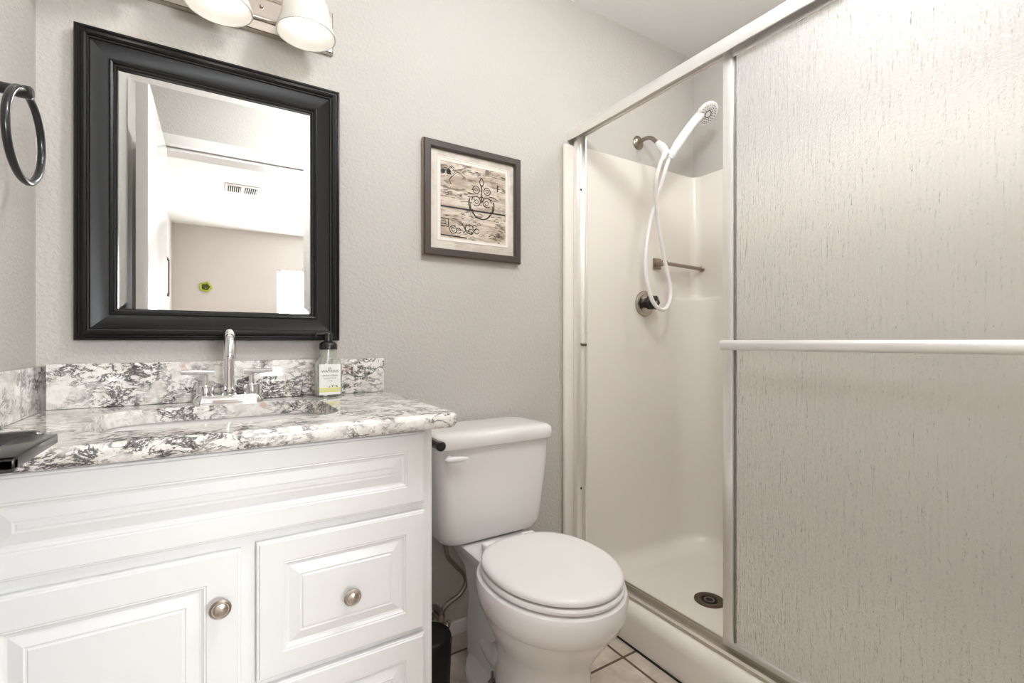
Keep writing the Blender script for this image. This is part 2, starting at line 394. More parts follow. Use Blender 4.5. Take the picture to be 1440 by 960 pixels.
# the panel slid to the near end
PX = 1.580; PY0, PY1 = -1.484, -.672
bm = bmesh.new()
box(bm, PX-.011, PX+.011, PY1-.030, PY1, .152, 1.838, .002); box(bm, PX-.011, PX+.011, PY0, PY0+.03, .152, 1.838, .002)
box(bm, PX-.009, PX+.009, PY0+.03, PY1-.03, 1.808, 1.838, .002); box(bm, PX-.009, PX+.009, PY0+.03, PY1-.03, .152, .168, .002)
box(bm, PX-.010, PX-.0065, PY0+.03, PY1-.03, 1.803, 1.822, .001)
fr = obj('sliding_panel_frame', bm, M['alu'], sd)
obj('obscure_glass', B(PX-.0025, PX+.0025, PY0+.0295, PY1-.0340, .1675, 1.8085), M['rain'], fr, smooth=False)
bm = bmesh.new(); box(bm, PX-.004, PX+.004, PY1-.0345, PY1-.030, .168, 1.808)
obj('glass_edge_seal', bm, M['glass_edge'], fr, smooth=False)
bm = bmesh.new()
def oval(y, sx=.0085, sz=.0135, n=24): return [(1.532+sx*math.cos(2*PI*i/n), y, 1.0+sz*math.sin(2*PI*i/n)) for i in range(n)]
loft(bm, [oval(-.690, .007, .011), oval(-.692), oval(-1.465), oval(-1.467, .007, .011)])
for y in (-.707, -1.45): box(bm, 1.532, PX-.008, y-.008, y+.008, .992, 1.008, .002)
obj('towel_bar', bm, M['alu'], fr)

# ------------------------------------------------------------------ vanity cabinet
vc = thing('vanity_cabinet', 'white raised-panel vanity cabinet under the granite top', 'cabinet', (.38, -.25, 0))
VX0, VX1, YC = .003, .7635, -.487
bm = bmesh.new()
box(bm, VX0, VX0+.016, YC+.018, -.003, 0, .8195); box(bm, VX1-.016, VX1, YC+.018, -.003, 0, .8195)
box(bm, VX0+.016, VX1-.016, YC+.018, -.003, .08, .096)
for x0, x1, z0, z1 in ((VX0, VX0+.03, 0, .8195), (VX1-.035, VX1, 0, .8195), (.375, .425, .1, .60), (VX0+.03, VX1-.035, .79, .8195), (VX0+.03, VX1-.035, .60, .68), (VX0+.03, VX1-.035, .03, .1), (.425, VX1-.035, .345, .395)):
    box(bm, x0, x1, YC, YC+.018, z0, z1)
obj('carcass', bm, M['cabinet'], vc, smooth=False)
def panel(name, x0, x1, z0, z1, ins, deep=.005):
    y = YC-.001; f = y-.013
    pr = [(0, y), (0, f+.004), (.0015, f+.0025), (.004, f+.0025), (.0055, f), (ins, f), (ins+.002, f+.002), (ins+.004, f+.0015), (ins+.008, f+deep), (ins+.012, f+deep+.001), (ins+.030, f+.0005), (ins+.032, f+.002), (ins+.034, f+.002), (ins+.036, f)]
    return obj(name, rect_sweep(bmesh.new(), x0, x1, z0, z1, pr), M['cabinet'], vc, 12)
def knob(x, z, parent):
    bm = bmesh.new(); y = YC-.0135
    lathe(bm, [(.009, 0), (.007, .003), (.006, .010), (.008, .013), (.0155, .015), (.0175, .0175), (.017, .0205), (.0145, .0225), (.0135, .0215), (.0115, .0215), (.0105, .0235), (.006, .0255), (.0, .026)], (x, y, z), (0, -1, 0), 36)
    obj('knob', bm, M['knob'], parent, 30)
pf = panel('false_front', .022, .743, .653, .811, .040)
dp = panel('cabinet_door', .022, .388, .06, .632, .052); knob(.356, .541, dp)
d1 = panel('drawer', .413, .743, .377, .636, .044); knob(.582, .497, d1)
d2 = panel('drawer', .413, .743, .06, .364, .044); knob(.582, .215, d2)

# granite top with undermount sink
bm = B(0.0005, .812, -.546, -.0005, .820, .853)
es = [e for e in bm.edges if all(abs(v.co.x-.812) < 1e-4 and abs(v.co.y+.546) < 1e-4 for v in e.verts)]
bmesh.ops.bevel(bm, geom=es, offset=.035, segments=8, affect='EDGES', profile=.5)
es = [e for e in bm.edges if abs(e.verts[0].co.z-e.verts[1].co.z) < 1e-5 and all(v.co.y < -.02 or v.co.x > .78 for v in e.verts) and all(v.co.x > .001 or True for v in e.verts) and not all(v.co.x < .001 for v in e.verts) and not all(v.co.y > -.001 for v in e.verts)]
bmesh.ops.bevel(bm, geom=es, offset=.012, segments=4, affect='EDGES', profile=.5)
ct = obj('granite_countertop', bm, M['granite'], None, 30)
tag(ct, 'polished white granite vanity top with black and grey veining, around the sink', 'countertop')
boolean(ct, loft(bmesh.new(), [rrect(.145, .588, -.425, -.117, .07, z) for z in (.80, .87)]))
tag(obj('backsplash', B(.021, .797, -.0205, -.0005, .8535, .958, .002), M['granite']), 'granite backsplash strip along the wall behind the faucet', 'backsplash')
tag(obj('side_splash', B(.0005, .0205, -.54, -.0005, .8535, .955, .002), M['granite']), 'granite side splash against the left wall', 'backsplash')
sk = thing('undermount_sink', 'white rectangular undermount sink set below the granite top', 'sink', (.366, -.27, .70))
bm = bmesh.new()
loft(bm, [rrect(.118, .615, -.452, -.090, .09, .8195), rrect(.138, .595, -.432, -.110, .075, .8195), rrect(.140, .593, -.430, -.112, .075, .815), rrect(.150, .583, -.420, -.122, .075, .72), rrect(.170, .563, -.400, -.142, .075, .695), rrect(.30, .43, -.31, -.22, .04, .688)], cap0=False)
loft(bm, [rrect(.118, .615, -.452, -.090, .09, .8195), rrect(.128, .605, -.442, -.100, .085, .71), rrect(.16, .573, -.41, -.132, .075, .68)], cap0=False)
obj('basin', bm, M['porcelain'], sk)
bm = bmesh.new(); lathe(bm, [(.022, 0), (.022, .002), (.016, .003), (.0, .002)], (.366, -.265, .6885)); obj('sink_drain', bm, M['chrome'], sk)

# faucet
FY = -.066; FX = .3775
fa = thing('centerset_faucet', 'chrome centerset faucet with gooseneck spout and two bar lever handles', 'faucet', (FX, FY, .853))
bm = bmesh.new()
loft(bm, [rrect(FX-.078, FX+.078, FY-.027, FY+.027, .018, .8532), rrect(FX-.078, FX+.078, FY-.027, FY+.027, .018, .861), rrect(FX-.072, FX+.072, FY-.024, FY+.024, .016, .872), rrect(FX-.070, FX+.070, FY-.022, FY+.022, .015, .874)])
obj('base_plate', bm, M['chrome'], fa)
bm = bmesh.new(); lathe(bm, [(.019, 0), (.019, .010), (.0135, .014), (.0125, .02)], (FX, FY, .873)); 
pts = [(FX, FY, .885), (FX, FY, .93), (FX, FY, .985)]+[(FX, FY-.045+.045*math.cos(a), .985+.045*math.sin(a)) for a in [PI*i/12 for i in range(1, 12)]]+[(FX, FY-.09, .975)]
tube(bm, pts, .0125, 20); lathe(bm, [(.0137, 0), (.0137, .006)], (FX, FY-.09, .968), n=20)
lathe(bm, [(.0137, 0), (.0137, .003)], (FX, FY, .94), n=20)
obj('spout', bm, M['chrome'], fa)
for s in (-1, 1):
    hx = FX+s*.051; bm = bmesh.new()
    lathe(bm, [(.0205, 0), (.0205, .024), (.019, .026), (.0, .026)], (hx, FY, .873), n=28)
    lathe(bm, [(.0065, .024), (.0065, .052)], (hx, FY, .873), n=16)
    hb = obj('valve_handle', bm, M['chrome'], fa)
    bm = bmesh.new(); tube(bm, [(hx-.018*s*1.0, FY, .932), (hx+s*.050, FY-.004, .934)], .0062, 16); obj('lever_bar', bm, M['chrome'], hb)

# foaming soap bottle
SBX, SBY = .622, -.062
sb = thing('soap_bottle', 'clear soap bottle with black pump and white label standing on the granite', 'soap bottle', (SBX, SBY, .853))
bm = bmesh.new(); HW, HD = .0355, .024
rr = lambda hw, hd, r, z: rrect(SBX-hw, SBX+hw, SBY-hd, SBY+hd, r, z)
loft(bm, [rr(HW-.004, HD-.004, .014, .8532), rr(HW, HD, .016, .857), rr(HW, HD, .016, .948), rr(HW-.003, HD-.001, .018, .956), rr(.024, .020, .0195, .964), rr(.0235, .0195, .019, .966), rr(.0235, .0195, .019, .987), rr(.0205, .0165, .016, .987), rr(.0205, .0165, .016, .966), rr(HW-.004, HD-.004, .014, .95), rr(HW-.004, HD-.004, .014, .858)])
bo = obj('bottle_body', bm, M['clear'], sb, 40)
bm = bmesh.new()
lathe(bm, [(.0245, 0), (.0245, .011), (.0235, .016), (.018, .021), (.0125, .0225), (.0115, .0235), (.0115, .040), (.0105, .046), (.0095, .047), (.0, .047)], (SBX, SBY, .9872), n=32)
box(bm, SBX-.036, SBX+.008, SBY-.0065, SBY+.0065, 1.0285, 1.0365, .003)
box(bm, SBX-.036, SBX-.029, SBY-.005, SBY+.005, 1.024, 1.031, .002)
obj('pump_cap', bm, M['black_plastic'], sb, 40)
ly = SBY-HD-.0004
lb = obj('label_panel', B(SBX-.0285, SBX+.0285, ly-.0003, ly, .860, .946), M['label'], bo, smooth=False)
obj('yellow_band', B(SBX-.0283, SBX+.0283, ly-.0005, ly-.0003, .867, .880), M['label_yellow'], lb, smooth=False)
for s_, sz, z in (('J.R.', .0085, .9335), ('WATKINS', .0105, .9255), ('LEMON CREAM', .0062, .9135), ('foaming hand soap', .0045, .907), ('9 FL OZ', .0036, .899)):
    text(s_, sz, (SBX, ly-.0005, z), M['text'], lb)
bm = bmesh.new()
for cx, cz, a, L in ((.006, .884, 2.0, .008), (.010, .886, 1.2, .006), (.018, .883, -.7, .010), (-.001, .882, 1.9, .006)):
    c0 = Vector((SBX+cx, ly-.0007, cz)); u = Vector((math.cos(a), 0, math.sin(a))); v = Vector((-u.z, 0, u.x))
    prism(bm, [c0-u*L*.5, c0-u*L*.1-v*L*.22, c0+u*L*.5, c0-u*L*.1+v*L*.22], (0, -.0002, 0))
obj('leaf_print', bm, M['leaf'], lb, smooth=False)

# ------------------------------------------------------------------ mirror
mr = thing('wall_mirror', 'wide black framed mirror hanging on the wall above the faucet', 'mirror', (.365, 0, 1.012))
X0, X1, Z0, Z1 = .070, .660, 1.013, 1.750
pr = [(0, -.001), (0, -.030), (.002, -.033), (.006, -.034), (.009, -.031), (.011, -.031), (.014, -.0355), (.019, -.037), (.023, -.034), (.024, -.031), (.027, -.0305), (.029, -.027), (.058, -.018), (.061, -.0175), (.062, -.021), (.065, -.0225), (.069, -.0205), (.071, -.016), (.074, -.0155), (.077, -.012), (.077, -.006)]
obj('frame', rect_sweep(bmesh.new(), X0, X1, Z0, Z1, pr, True, False), M['frame_black'], mr, 20)
gx0, gx1, gz0, gz1 = X0+.0765, X1-.0765, Z0+.0765, Z1-.0765
obj('mirror_glass', rect_sweep(bmesh.new(), gx0, gx1, gz0, gz1, [(0, -.002), (0, -.0058), (.019, -.0066)]), M['mirror'], mr, smooth=False)

# ------------------------------------------------------------------ framed picture
pc = thing('framed_picture', 'square dark-framed print of distressed boards with metal ornaments, above the toilet', 'picture', (1.1185, 0, 1.297))
X0, X1, Z0, Z1 = .928, 1.308, 1.298, 1.684
obj('frame', rect_sweep(bmesh.new(), X0, X1, Z0, Z1, [(.002, -.0015), (0, -.006), (0, -.022), (.003, -.026), (.022, -.026), (.0255, -.022), (.0265, -.013)], True, False), M['brown_frame'], pc)
obj('copper_edge', rect_sweep(bmesh.new(), X0-.0012, X1+.0012, Z0-.0012, Z1+.0012, [(.001, -.002), (0, -.006), (0, -.018), (.0012, -.018)], False, False), M['gold_side'], pc)
obj('mat_board', B(X0+.026, X1-.026, -.012, -.008, Z0+.026, Z1-.026), M['matboard'], pc, smooth=False)
bm = rect_sweep(bmesh.new(), .978, 1.260, 1.352, 1.638, [(0, -.012), (.001, -.0135), (.004, -.0135), (.005, -.0125), (.012, -.0125), (.0135, -.0121)], False, False); obj('mat_bevel', bm, M['cream'], pc)
ar = obj('art_print', B(.991, 1.247, -.0129, -.0119, 1.364, 1.623), M['print'], pc, smooth=False)
yi = -.0133
def ink(bm, pts, w=.0016, closed=False):
    pts = [Vector((x, yi, z)) for x, z in pts]; n_ = len(pts)
    L, R = [], []
    for i in range(n_):
        a = pts[(i-1) % n_] if closed or i else pts[0]; b = pts[(i+1) % n_] if closed or i < n_-1 else pts[-1]
        d = (b-a).normalized(); w_ = w*1.45; nn = Vector((-d.z, 0, d.x)); L.append(bm.verts.new(pts[i]+nn*w_/2)); R.append(bm.verts.new(pts[i]-nn*w_/2))
    for i in range(n_ if closed else n_-1):
        j = (i+1) % n_; bm.faces.new((L[i], L[j], R[j], R[i]))
def circ(cx, cz, r, a0=0, a1=2*PI, k=20): return [(cx+r*math.cos(a0+(a1-a0)*i/k), cz+r*math.sin(a0+(a1-a0)*i/k)) for i in range(k+1)]
bm = bmesh.new()
ink(bm, [(.991, 1.469), (1.247, 1.4705)], .004); ink(bm, [(.991, 1.372), (1.09, 1.370)], .003)
OX = 1.148
for s in (-1, 1):
    ink(bm, circ(OX+s*.022, 1.545, .013), .0022); ink(bm, circ(OX+s*.022, 1.545, .005), .0016)
    ink(bm, circ(OX+s*.022, 1.505, .017, 0, 5.4) if s > 0 else circ(OX-.022, 1.505, .017, PI, PI-5.4), .0024)
    ink(bm, circ(OX+s*.020, 1.503, .007), .0016)
    ink(bm, [(OX+s*.030, 1.528), (OX+s*.048, 1.527), (OX+s*.066, 1.519), (OX+s*.048, 1.515), (OX+s*.034, 1.518)], .0022)
    ink(bm, circ(OX, 1.495, .050, -PI/2+s*1.1, -PI/2+s*1.9, 10), .0035)
    ink(bm, [(OX+s*.003, 1.56), (OX+s*.009, 1.575), (OX, 1.590)], .0026)
ink(bm, circ(OX, 1.487, .044, PI*.93, PI*2.07, 24), .0022); ink(bm, circ(OX, 1.482, .038, PI*1.05, PI*1.95, 20), .0016)
ink(bm, [(OX, 1.565), (OX, 1.500)], .003); ink(bm, circ(OX, 1.515, .008), .002)
for (cx, cz, r) in ((1.032, 1.593, .019), (1.032, 1.593, .012)): ink(bm, [(cx-r*.9, cz), (cx, cz+r), (cx+r*1.1, cz), (cx, cz-r)], .0018, True)
ink(bm, [(1.032, 1.574), (1.022, 1.562), (1.030, 1.548)], .0022)
for cx, cz, r in ((1.000, 1.588, .0035), (1.021, 1.588, .0040)): ink(bm, circ(cx, cz, r), r*1.8)
ink(bm, [(.992, 1.428), (1.020, 1.428), (1.020, 1.402), (.992, 1.402)], .003); ink(bm, [(.992, 1.419), (1.010, 1.419), (1.010, 1.410), (.992, 1.410)], .002)
for cx, cz, r in ((1.037, 1.394, .013), (1.037, 1.394, .006), (1.058, 1.392, .009), (1.092, 1.407, .010), (1.106, 1.394, .009), (1.120, 1.410, .008), (1.128, 1.398, .009), (1.10, 1.402, .016)): ink(bm, circ(cx, cz, r, .4, 6.0), .002)
ink(bm, [(1.07, 1.42), (1.085, 1.395), (1.075, 1.385)], .0022)
ink(bm, [(1.213, 1.55), (1.213, 1.575)], .003); ink(bm, [(1.204, 1.562), (1.222, 1.562)], .002)
ink(bm, [(1.216, 1.383), (1.216, 1.402)], .0025); ink(bm, [(1.177, 1.385), (1.19, 1.392), (1.205, 1.388), (1.225, 1.390)], .0018)
for k in range(60):
    x = random.uniform(.998, 1.24); z = random.choice((random.uniform(1.59, 1.615), random.uniform(1.43, 1.465), random.uniform(1.375, 1.6)))
    L = random.uniform(.004, .018); x2 = min(x+L, 1.245); ink(bm, [(x, z), (x2, z+random.uniform(-.001, .001))], random.uniform(.0006, .0017))
obj('ornament_drawing', bm, M['ink'], ar, smooth=False)

# ------------------------------------------------------------------ vanity light
vl = thing('vanity_light', 'nickel bar wall light with three frosted bell shades above the mirror', 'wall light', (.355, 0, 1.868))
bm = bmesh.new(); rect_sweep(bm, .065, .645, 1.866, 1.990, [(0, -.0005), (0, -.012), (.004, -.018), (.026, -.020), (.029, -.026), (.032, -.028), (.036, -.028), (.038, -.026)])
obj('back_plate', bm, M['nickel'], vl)
for x in (.455, .255):
    bm = bmesh.new(); lathe(bm, [(.005, 0), (.005, .003), (.003, .006), (0, .0065)], (x, -.026, 1.93), (0, -1, 0), 14); obj('screw_cap', bm, M['nickel'], vl)
for x in (.155, .355, .555):
    bm = bmesh.new(); tube(bm, [(x, -.028, 1.955), (x, -.075, 1.965), (x, -.105, 1.975), (x, -.120, 1.968), (x, -.120, 1.950)], .008, 14)
    lathe(bm, [(.022, 0), (.024, .02), (.018, .03), (0, .031)], (x, -.120, 1.940), n=24)
    arm = obj('lamp_arm', bm, M['nickel'], vl)
    bm = bmesh.new()
    ou = [(.024, 1.955), (.032, 1.952), (.045, 1.938), (.055, 1.915), (.060, 1.890), (.064, 1.866), (.071, 1.850), (.0745, 1.838), (.0745, 1.834)]
    inn = [(r-.0035, z) for r, z in reversed(ou)]; inn[0] = (.0715, 1.834)
    lathe(bm, [(r, z-1.83) for r, z in ou+inn], (x, -.120, 1.83), n=40, cap=False)
    obj('lamp_shade', bm, M['frost'], vl, 50)
    bm = bmesh.new(); bmesh.ops.create_icosphere(bm, subdivisions=3, radius=.033, matrix=Matrix.Translation((x, -.120, 1.887)))
    obj('bulb', bm, M['bulb'], vl)

# ------------------------------------------------------------------ towel ring on the left wall
tr_ = thing('towel_ring', 'black metal towel ring hanging on the left wall', 'towel ring', (0, -.305, 1.379))
RC = Vector((.058, -.305, 1.379))
bm = bmesh.new(); tube(bm, [RC+Vector((.0036*math.cos(a), .080*math.cos(a), .080*math.sin(a))) for a in [2*PI*i/64 for i in range(64)]], .0062, 14, closed=True)
obj('ring', bm, M['black_metal'], tr_)
bm = bmesh.new(); lathe(bm, [(.024, .0005), (.024, .006), (.020, .009), (.0105, .010), (.0095, .042), (.0115, .048), (.0115, .066), (.008, .069), (0, .069)], (0, -.305, 1.459), (1, 0, 0), 28)
obj('wall_post', bm, M['black_metal'], tr_)

# ------------------------------------------------------------------ toilet
TX = 1.102
to = thing('toilet', 'white two-piece toilet with closed round lid between vanity and shower', 'toilet', (TX, -.35, 0))
def egg(W, yf, yb, yc, z, e=2.4, n=56, cx=TX):
    out = []
    for i in range(n):
        a = 2*PI*i/n; ca, sa = math.cos(a), math.sin(a)
        if sa < 0: out.append((cx+W*ca, yc+(yc-yf)*sa, z))
        else: out.append((cx+W*math.copysign(abs(ca)**(2/e), ca), yc+(yb-yc)*abs(sa)**(2/e), z))
    return out
bm = bmesh.new()
loft(bm, [egg(.118, -.60, -.30, -.45, .0), egg(.116, -.60, -.30, -.45, .02), egg(.114, -.60, -.30, -.45, .08), egg(.110, -.595, -.30, -.45, .16), egg(.112, -.600, -.29, -.45, .19), egg(.127, -.618, -.29, -.46, .22), egg(.145, -.640, -.29, -.47, .255), egg(.159, -.662, -.285, -.475, .285), egg(.166, -.675, -.28, -.478, .307),
          egg(.1685, -.679, -.28, -.478, .311), egg(.1745, -.688, -.28, -.478, .316), egg(.181, -.700, -.275, -.48, .345), egg(.182, -.702, -.272, -.48, .375), egg(.179, -.699, -.275, -.48, .386), egg(.172, -.690, -.28, -.48, .390)])
bowl = obj('bowl', bm, M['porcelain'], to, 40)
bm = bmesh.new()   # trapway body, deck and foot flange behind the pedestal
loft(bm, [rrect(TX-.070, TX+.070, -.46, -.10, .04, .0), rrect(TX-.078, TX+.078, -.46, -.11, .04, .12), rrect(TX-.078, TX+.078, -.46, -.12, .045, .22), rrect(TX-.085, TX+.085, -.46, -.10, .05, .30), rrect(TX-.104, TX+.104, -.44, -.06, .05, .345), rrect(TX-.116, TX+.116, -.42, -.03, .05, .375), rrect(TX-.116, TX+.116, -.42, -.03, .05, .382), rrect(TX-.110, TX+.110, -.41, -.037, .045, .3865)])
def stad(hw, y0, y1, z): return rrect(TX-hw, TX+hw, y0, y1, hw*.98, z, 10)
loft(bm, [stad(.122, -.52, -.125, .0), stad(.122, -.52, -.125, .018), stad(.117, -.515, -.13, .028), stad(.095, -.50, -.15, .032)])
tube(bm, spline([(TX-.045, -.47, .25), (TX-.055, -.40, .17), (TX-.046, -.32, .11), (TX-.035, -.25, .10)], 6), [.048]*19, 16)
tube(bm, spline([(TX+.045, -.47, .25), (TX+.055, -.40, .17), (TX+.046, -.32, .11), (TX+.035, -.25, .10)], 6), [.048]*19, 16)
obj('pedestal', bm, M['porcelain'], to, 40)
for s in (-1, 1):
    bm = bmesh.new(); lathe(bm, [(.014, 0), (.014, .003), (.009, .004), (.009, .011), (.004, .012), (.0035, .034), (0, .035)], (TX+s*.082, -.315, .031), n=6)
    obj('floor_bolt', bm, M['bronze'], to)
bm = bmesh.new()
loft(bm, [egg(.166, -.688, -.30, -.48, .3935), egg(.172, -.693, -.298, -.48, .396), egg(.173, -.695, -.298, -.48, .403), egg(.170, -.692, -.30, -.48, .4085)])
obj('seat', bm, M['seat'], to, 40)
bm = bmesh.new()
loft(bm, [egg(.164, -.686, -.292, -.48, .4115), egg(.169, -.691, -.290, -.48, .414), egg(.170, -.692, -.289, -.48, .420), egg(.168, -.690, -.291, -.48, .4255), egg(.161, -.682, -.297, -.48, .4295), egg(.148, -.665, -.312, -.48, .4315), egg(.08, -.58, -.38, -.48, .4325)])
lid = obj('lid', bm, M['seat'], to, 50)
for s in (-1, 1): obj('hinge', B(TX+s*.07-.022, TX+s*.07+.022, -.292, -.262, .394, .418, .006, 3), M['seat'], to)
bm = bmesh.new(); yb_ = -.022
TC = TX-.002
tk = lambda hw, yf, r, z: rrect(TC-hw, TC+hw, yf, yb_, r, z, 8)
loft(bm, [tk(.150, -.185, .045, .387), tk(.172, -.198, .045, .396), tk(.180, -.206, .045, .418), tk(.187, -.210, .042, .47), tk(.199, -.217, .040, .60), tk(.204, -.220, .038, .690)])
tank = obj('tank', bm, M['porcelain'], to, 45)
bm = bmesh.new(); lk = lambda d, z: rrect(TC-.212+d, TC+.212-d, -.234+d, -.014-d*.5, .038, z, 8)
loft(bm, [lk(.012, .6905), lk(.003, .6905), lk(0, .694), lk(0, .718), lk(.003, .727), lk(.009, .733), lk(.020, .7365), lk(.05, .738)])
obj('tank_lid', bm, M['porcelain'], to, 50)
bm = bmesh.new()
lathe(bm, [(.012, 0), (.012, .006), (.008, .008), (.007, .016)], (TC-.172, -.219, .663), (0, -1, 0), 20)
def lv(x, hy, hz, y): return [(x, y+hy*math.cos(2*PI*i/16), .666+hz*math.sin(2*PI*i/16)) for i in range(16)]
loft(bm, [lv(TC-.192, .002, .002, -.236), lv(TC-.185, .006, .007, -.237), lv(TC-.165, .008, .010, -.240), lv(TC-.138, .007, .008, -.244), lv(TC-.124, .004, .005, -.246), lv(TC-.120, .001, .001, -.246)])
obj('flush_handle', bm, M['white_plastic'], to, 60)

# water supply
ws = thing('water_supply_line', 'braided steel toilet supply hose and shut-off valve beside the vanity', 'water hose', (.985, -.03, .12))
hp_ = spline([(.978, -.085, .375), (.980, -.085, .335), (.988, -.083, .308), (1.015, -.080, .275), (1.045, -.080, .238), (1.052, -.080, .208), (1.030, -.080, .176), (.990, -.078, .158), (.970, -.075, .138), (.968, -.075, .118)], 8)
bm = bmesh.new(); tube(bm, hp_, [.0078+.0007*math.sin(i*2.4) for i in range(len(hp_))], 12); hs = obj('braided_hose', bm, M['steel'], ws)
bm = bmesh.new(); lathe(bm, [(.009, 0), (.011, .004), (.011, .022), (.014, .026), (.014, .036)], (.978, -.085, .350), n=8); obj('coupling_nut', bm, M['steel'], ws)
bm = bmesh.new(); lathe(bm, [(.008, 0), (.011, .003), (.011, .018), (.007, .024)], (.968, -.075, .104), n=8); lathe(bm, [(.009, 0), (.009, .074)], (.968, -.0005, .098), (0, -1, 0), 16)
lathe(bm, [(.026, 0), (.026, .004), (.012, .010), (.0, .010)], (.968, -.0005, .098), (0, -1, 0), 24)
lathe(bm, [(.006, 0), (.006, .02)], (.968, -.072, .098), (.5, -.8, -.2), 12)
obj('valve_body', bm, M['steel'], ws)
bm = bmesh.new(); lathe(bm, [(.006, 0), (.015, .003), (.017, .010), (.014, .016), (0, .018)], (.975, -.083, .096), (.6, -.7, -.2), 10); obj('valve_knob', bm, M['nickel'], ws)

# waste bin
bm = bmesh.new(); lathe(bm, [(.052, 0), (.056, .004), (.064, .205), (.063, .212), (.060, .219), (.052, .223), (.0, .225)], (.834, -.29, 0), n=40)
tag(obj('waste_bin', bm, M['black_matte'], None, 50), 'small black round waste bin on the floor between vanity and toilet', 'waste bin')

# toilet paper holder on the side of the vanity
ph = thing('toilet_paper_holder', 'black toilet paper holder arm on the side of the vanity above the toilet', 'toilet paper holder', (.764, -.28, .751))
bm = bmesh.new(); lathe(bm, [(.022, .0003), (.022, .006), (.010, .009), (.009, .056)], (VX1, -.28, .751), (1, 0, 0), 24); obj('wall_mount', bm, M['black_metal'], ph)
bm = bmesh.new(); lathe(bm, [(.012, 0), (.0125, .002), (.0115, .006), (.0115, .128), (.0125, .134), (.0125, .144), (.0105, .146), (.003, .146), (.0028, .145), (0, .145)], (.820, -.268, .751), (0, -1, 0), 24); obj('roll_arm', bm, M['black_metal'], ph)

# ------------------------------------------------------------------ hand shower
hsx = thing('hand_shower', 'white hand shower with looped hose on a dark nickel arm', 'shower head', (1.948, 0, 1.898))
bm = bmesh.new(); lathe(bm, [(.031, .0005), (.031, .003), (.026, .009), (.014, .013), (.0, .013)], (1.948, 0, 1.898), (0, -1, 0), 32); fl_ = obj('wall_flange', bm, M['bronze'], hsx)
bm = bmesh.new(); tube(bm, spline([(1.948, -.006, 1.900), (1.949, -.045, 1.902), (1.951, -.075, 1.893), (1.955, -.100, 1.868), (1.958, -.110, 1.856)], 6), .0085, 16); obj('shower_arm', bm, M['bronze'], hsx)
bm = bmesh.new()
tube(bm, [(1.956, -.104, 1.864), (1.959, -.112, 1.852), (1.962, -.120, 1.842), (1.966, -.130, 1.828), (1.968, -.136, 1.818), (1.972, -.142, 1.806)], [.013, .0165, .019, .018, .015, .014], 20)
tube(bm, [(1.968, -.138, 1.818), (1.952, -.140, 1.792), (1.940, -.142, 1.772)], [.013, .012, .009], 16)
tube(bm, [(1.966, -.136, 1.816), (1.990, -.150, 1.808)], .012, 14)
tube(bm, [(1.982, -.150, 1.795), (1.998, -.158, 1.824)], .0175, 20)
obj('diverter_bracket', bm, M['white_plastic'], hsx)
H0 = Vector((1.978, -.150, 1.785)); HC = Vector((2.152, -.208, 1.996))
hp_ = spline([H0, (1.998, -.160, 1.826), (2.034, -.172, 1.880), (2.074, -.182, 1.934), (2.108, -.186, 1.972), (2.140, -.190, 2.004)], 6)
bm = bmesh.new(); tube(bm, hp_, [.012+.0075*min(1, i/8) for i in range(len(hp_))], 18)
hd = obj('handle', bm, M['white_plastic'], hsx, 60)
nrm = Vector((-.05, -.72, -.69)).normalized()
bm = bmesh.new(); lathe(bm, [(.0, -.034), (.020, -.032), (.038, -.023), (.050, -.009), (.0515, 0), (.050, .003), (.044, .0045), (.0, .0045)], HC, nrm, 40)
hh = obj('spray_head', bm, M['white_plastic'], hsx, 50)
d_, u_, v_ = basis(nrm); bm = bmesh.new(); fc = HC+nrm*.0045
for r, k, s in ((.022, 16, .0021), (.030, 16, .0020), (.038, 22, .0021)):
    for i in range(k):
        a = 2*PI*i/k; lathe(bm, [(s, 0), (s, .0012)], fc+(u_*math.cos(a)+v_*math.sin(a))*r, nrm, 6)
tube(bm, [fc+nrm*.0004+(u_*math.cos(2*PI*i/28)+v_*math.sin(2*PI*i/28))*.0145 for i in range(28)], .0018, 8, closed=True)
obj('nozzles', bm, M['brown_frame'], hh)
pp = [(1.940, -.142, 1.775), (1.928, -.135, 1.757), (1.906, -.125, 1.68), (1.910, -.12, 1.60), (1.930, -.115, 1.52), (1.960, -.112, 1.435), (2.000, -.11, 1.345), (2.026, -.112, 1.26), (2.020, -.118, 1.195), (1.985, -.125, 1.152), (1.940, -.130, 1.147), (1.896, -.130, 1.180), (1.868, -.128, 1.25), (1.860, -.124, 1.33), (1.870, -.122, 1.42), (1.893, -.122, 1.52), (1.920, -.125, 1.60), (1.945, -.135, 1.68), (1.964, -.142, 1.745), (1.978, -.150, 1.787)]
pp = [Vector(p) for p in pp]
for i, p in enumerate(pp):
    if i <= 6: p.y -= .016*math.sin(PI*i/6)
bm = bmesh.new(); tube(bm, spline(pp, 8), .0082, 14); obj('hose', bm, M['white_plastic'], hsx, 60)

